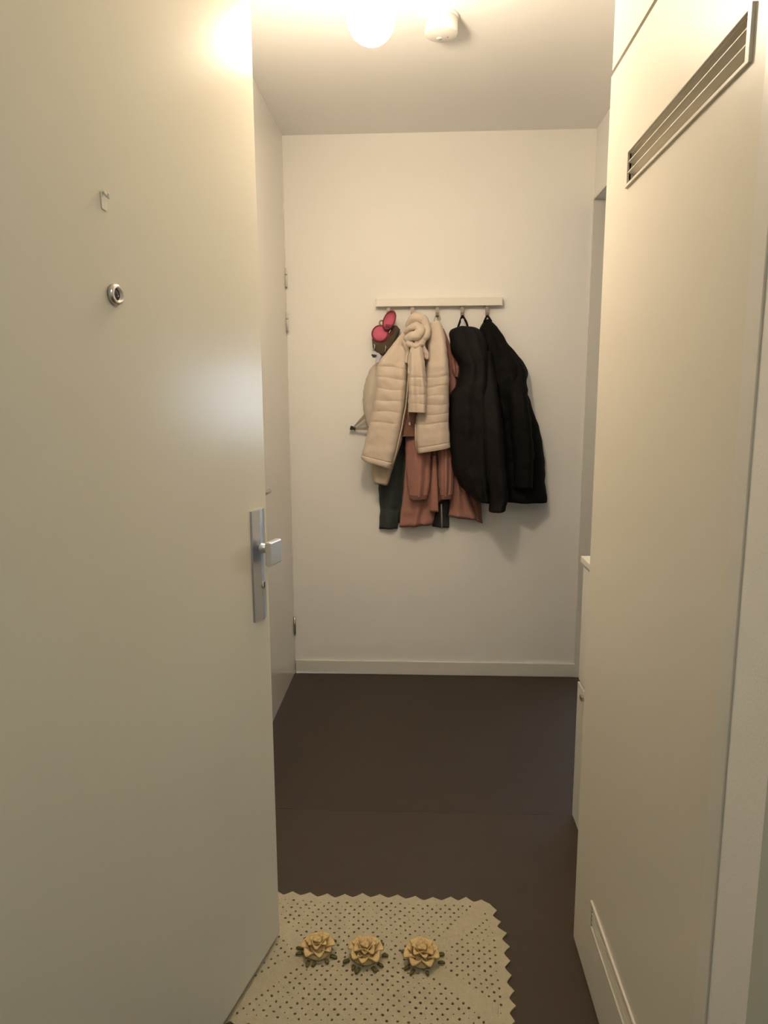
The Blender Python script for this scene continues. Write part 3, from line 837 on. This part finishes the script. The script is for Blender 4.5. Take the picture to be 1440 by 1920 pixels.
# ------------------------------------------------------------------ crochet rug
RC = Vector((-0.127, 1.552, 0.0))
AX_, AY_ = 0.350, 0.207            # half sizes without the scallops
rug = thing('crochet_rug', 'cream crochet rug with a scalloped edge on the floor by the entrance door', 'rug', RC)
ROWH, PITCH = 0.0138, 0.0250
def soften(x, y):
    """rounds the corners of the rug and lets its edge wander a little"""
    ex, ey = abs(x) / AX_, abs(y) / AY_
    k = max(0.0, (abs(x) - (AX_ - 0.12)) / 0.12) * max(0.0, (abs(y) - (AY_ - 0.12)) / 0.12)
    k = min(1.4, k)
    x2 = x - math.copysign(0.016 * k, x)
    y2 = y - math.copysign(0.012 * k, y)
    x2 += 0.003 * math.sin(y * 31)
    y2 += 0.003 * math.sin(x * 23 + 1)
    z = 0.0045 + 0.0016 * noise.noise(Vector((x * 18, y * 18, 1)))
    return (x2, y2, z)
bm = bmesh.new()
def quad(pts):
    bm.faces.new([bm.verts.new(soften(*p)) for p in pts])
def cell(x0, x1, y0, y1, M2):
    """one stitch cell with a small hole in it"""
    cx, cy = (x0 + x1) / 2 + random.uniform(-.0012, .0012), (y0 + y1) / 2 + random.uniform(-.0008, .0008)
    rw, rh = random.uniform(.0026, .0042), random.uniform(.0026, .0040)
    if random.random() < .22:
        rw *= .5; rh *= .5
    outer = [(x0, y0), ((x0 + x1) / 2, y0), (x1, y0), (x1, (y0 + y1) / 2), (x1, y1), ((x0 + x1) / 2, y1), (x0, y1), (x0, (y0 + y1) / 2)]
    inner = [(cx + rw * math.cos(a), cy + rh * math.sin(a)) for a in [math.radians(225 + 45 * k) for k in range(8)]]
    ov_ = [bm.verts.new(soften(*M2(*p))) for p in outer]
    iv = [bm.verts.new(soften(*M2(*p))) for p in inner]
    for k in range(8):
        bm.faces.new((ov_[k], ov_[(k + 1) % 8], iv[(k + 1) % 8], iv[k]))
nrows = int(AY_ / ROWH)
for side in range(4):
    a, b = (AX_, AY_) if side % 2 == 0 else (AY_, AX_)      # half length of the side, distance of the side from the centre
    def M2(s, d, side=side, b=b):
        if side == 0: return (s, b - d)
        if side == 1: return (b - d, -s)
        if side == 2: return (-s, -(b - d))
        return (-(b - d), s)
    for j in range(nrows):
        d0, d1 = j * ROWH, (j + 1) * ROWH
        lim = a - d1 - 0.004
        sh = (j % 2) * PITCH / 2
        n = int((lim - PITCH / 2 - sh) / PITCH) if lim > PITCH else -1
        xs = []
        if j == 0 or n < 0:
            quad([M2(-(a - d0), d0), M2(a - d0, d0), M2(a - d1, d1), M2(-(a - d1), d1)]) if lim < 0.05 else None
            if lim >= 0.05:
                m_ = 24
                for q in range(m_):
                    s0, s1 = -1 + 2 * q / m_, -1 + 2 * (q + 1) / m_
                    quad([M2(s0 * (a - d0), d0), M2(s1 * (a - d0), d0), M2(s1 * (a - d1), d1), M2(s0 * (a - d1), d1)])
            continue
        ks = [k * PITCH + sh for k in range(-40, 41) if abs(k * PITCH + sh) + PITCH / 2 <= lim]
        if not ks:
            quad([M2(-(a - d0), d0), M2(a - d0, d0), M2(a - d1, d1), M2(-(a - d1), d1)])
            continue
        for s in ks:
            cell(s - PITCH / 2, s + PITCH / 2, d0, d1, M2)
        sL, sR = ks[0] - PITCH / 2, ks[-1] + PITCH / 2
        quad([M2(-(a - d0), d0), M2(sL, d0), M2(sL, d1), M2(-(a - d1), d1)])
        quad([M2(sR, d0), M2(a - d0, d0), M2(a - d1, d1), M2(sR, d1)])
    dd = nrows * ROWH
    if side % 2 == 0:
        quad([M2(-(a - dd), dd), M2(a - dd, dd), M2(a - dd, b), M2(-(a - dd), b)])
    else:
        pass
bmesh.ops.remove_doubles(bm, verts=bm.verts[:], dist=0.0006)
bmesh.ops.recalc_face_normals(bm, faces=bm.faces[:])
for f in bm.faces:
    if f.normal.z < 0:
        f.normal_flip()
# give the net its thickness
top = bm.faces[:]
bound = [e for e in bm.edges if e.is_boundary]
ext = bmesh.ops.extrude_edge_only(bm, edges=bound)
for v in [g for g in ext['geom'] if isinstance(g, bmesh.types.BMVert)]:
    v.co.z = 0.0006
for v in bm.verts:
    v.co += RC
o = obj('crochet_net', bm, 'cotton', rug)
# scalloped border
bm = bmesh.new()
def scallop_edge(a, b, M2, n):
    w = 2 * a / n
    for q in range(n):
        s0 = -a + q * w
        pts = []
        m_ = 10
        hgt = random.uniform(.013, .018)
        for i in range(m_ + 1):
            u = i / m_
            k = 1 - abs(2 * u - 1)
            pts.append((s0 + u * w + random.uniform(-.0006, .0006), -hgt * (k ** 1.25)))
        lo = [bm.verts.new(soften(*M2(x, 0.0006))) for x, y in pts]
        hi = [bm.verts.new(soften(*M2(x, y - .001))) for x, y in pts]
        lo2 = [bm.verts.new(Vector(v.co) - Vector((0, 0, v.co.z - .0006))) for v in lo]
        hi2 = [bm.verts.new(Vector(v.co) - Vector((0, 0, v.co.z - .0006))) for v in hi]
        for i in range(m_):
            bm.faces.new((lo[i], lo[i + 1], hi[i + 1], hi[i]))
            bm.faces.new((lo2[i], lo2[i + 1], hi2[i + 1], hi2[i]))
            bm.faces.new((hi[i], hi[i + 1], hi2[i + 1], hi2[i]))
for side in range(4):
    a, b = (AX_, AY_) if side % 2 == 0 else (AY_, AX_)
    def M2(s, d, side=side, b=b):
        if side == 0: return (s, b - d)
        if side == 1: return (b - d, -s)
        if side == 2: return (-s, -(b - d))
        return (-(b - d), s)
    scallop_edge(a, b, M2, round(2 * a / .0485))
for v in bm.verts:
    v.co += RC
obj('scalloped_border', bm, 'cotton', rug)
# three crocheted flowers
def petal_mesh(w, l, curl, cup):
    b = bmesh.new()
    nu, nv = 5, 5
    top, bot = [], []
    for j in range(nv + 1):
        v = j / nv
        ww = w * (0.35 + 0.65 * math.sin(math.pi * min(1, v * .62 + .12)) ** .8) * (1 if v < .85 else .82)
        row, row2 = [], []
        for i in range(nu + 1):
            u = 2 * i / nu - 1
            z = cup * (u * u) * w + curl * math.sin(v * math.pi * .75) - .5 * curl * v * v
            y = v * l - .12 * l * u * u * v
            row.append(b.verts.new((u * ww / 2, y, z + .0018)))
            row2.append(b.verts.new((u * ww / 2, y, z - .0012)))
        top.append(row); bot.append(row2)
    for j in range(nv):
        for i in range(nu):
            b.faces.new((top[j][i], top[j][i + 1], top[j + 1][i + 1], top[j + 1][i]))
            b.faces.new((bot[j][i], bot[j + 1][i], bot[j + 1][i + 1], bot[j][i + 1]))
    ring_t = top[0] + [r[-1] for r in top[1:]] + top[-1][::-1][1:] + [r[0] for r in top[1:-1]][::-1]
    ring_b = bot[0] + [r[-1] for r in bot[1:]] + bot[-1][::-1][1:] + [r[0] for r in bot[1:-1]][::-1]
    for k in range(len(ring_t)):
        b.faces.new((ring_t[k], ring_t[(k + 1) % len(ring_t)], ring_b[(k + 1) % len(ring_t)], ring_b[k]))
    return b
pm = [obj('petal', petal_mesh(.030, .024, .008, .30), 'petal', None, True), obj('petal', petal_mesh(.027, .021, .009, .40), 'petal', None, True)]
pmesh = [p.data for p in pm]
lm_ = obj('leaf', petal_mesh(.013, .016, .002, .1), 'leaf', None, True)
lmesh = lm_.data
for q in pm + [lm_]:
    bpy.data.objects.remove(q)
def part(name, me, parent, mtx):
    o = bpy.data.objects.new(name, me)
    COL.objects.link(o)
    o.parent = parent
    o.matrix_parent_inverse = parent.matrix_world.inverted()
    o.matrix_basis = mtx
    return o
for fx, fy, sx in ((-0.248, 1.560, 1.0), (-0.126, 1.549, 1.10), (0.017, 1.546, 1.10)):
    base = Vector((fx, fy, 0.006))
    bm = bmesh.new()
    add_lathe(bm, [(0, 0), (.030, 0), (.034, .004), (.026, .010), (.012, .015), (0, .016)], 24, Matrix.Translation(base))
    fl = obj('flower', bm, 'petal', rug, True)
    a0 = random.uniform(0, 1)
    for k in range(8):
        a = a0 + 2 * math.pi * k / 8 + random.uniform(-.1, .1)
        part('petal', pmesh[0], fl, Matrix.Translation(base + Vector((math.cos(a) * .021 * sx, math.sin(a) * .021 * sx, .007))) @ Matrix.Rotation(a - math.pi / 2, 4, 'Z') @ Matrix.Rotation(random.uniform(.25, .55), 4, 'X') @ Matrix.Scale(sx * random.uniform(.9, 1.05), 4))
    for k in range(6):
        a = a0 + .4 + 2 * math.pi * k / 6 + random.uniform(-.15, .15)
        part('petal', pmesh[1], fl, Matrix.Translation(base + Vector((math.cos(a) * .011 * sx, math.sin(a) * .011 * sx, .014))) @ Matrix.Rotation(a - math.pi / 2, 4, 'Z') @ Matrix.Rotation(random.uniform(.45, .8), 4, 'X') @ Matrix.Scale(sx * random.uniform(.9, 1.05), 4))
    for k in range(3):
        a = a0 + 1.1 + 2 * math.pi * k / 3
        part('petal', pmesh[1], fl, Matrix.Translation(base + Vector((math.cos(a) * .002, math.sin(a) * .002, .018))) @ Matrix.Rotation(a - math.pi / 2, 4, 'Z') @ Matrix.Rotation(.9, 4, 'X') @ Matrix.Scale(.85, 4))
    for k in range(11):
        if random.random() < .12:
            continue
        a = a0 + 2 * math.pi * k / 11 + random.uniform(-.14, .14)
        part('leaf', lmesh, fl, Matrix.Translation(base + Vector((math.cos(a) * .038 * sx, math.sin(a) * .038 * sx, .0015))) @ Matrix.Rotation(a - math.pi / 2 + random.uniform(-.3, .3), 4, 'Z') @ Matrix.Diagonal((random.uniform(.5, .8), random.uniform(.8, 1.25), 1, 1)))
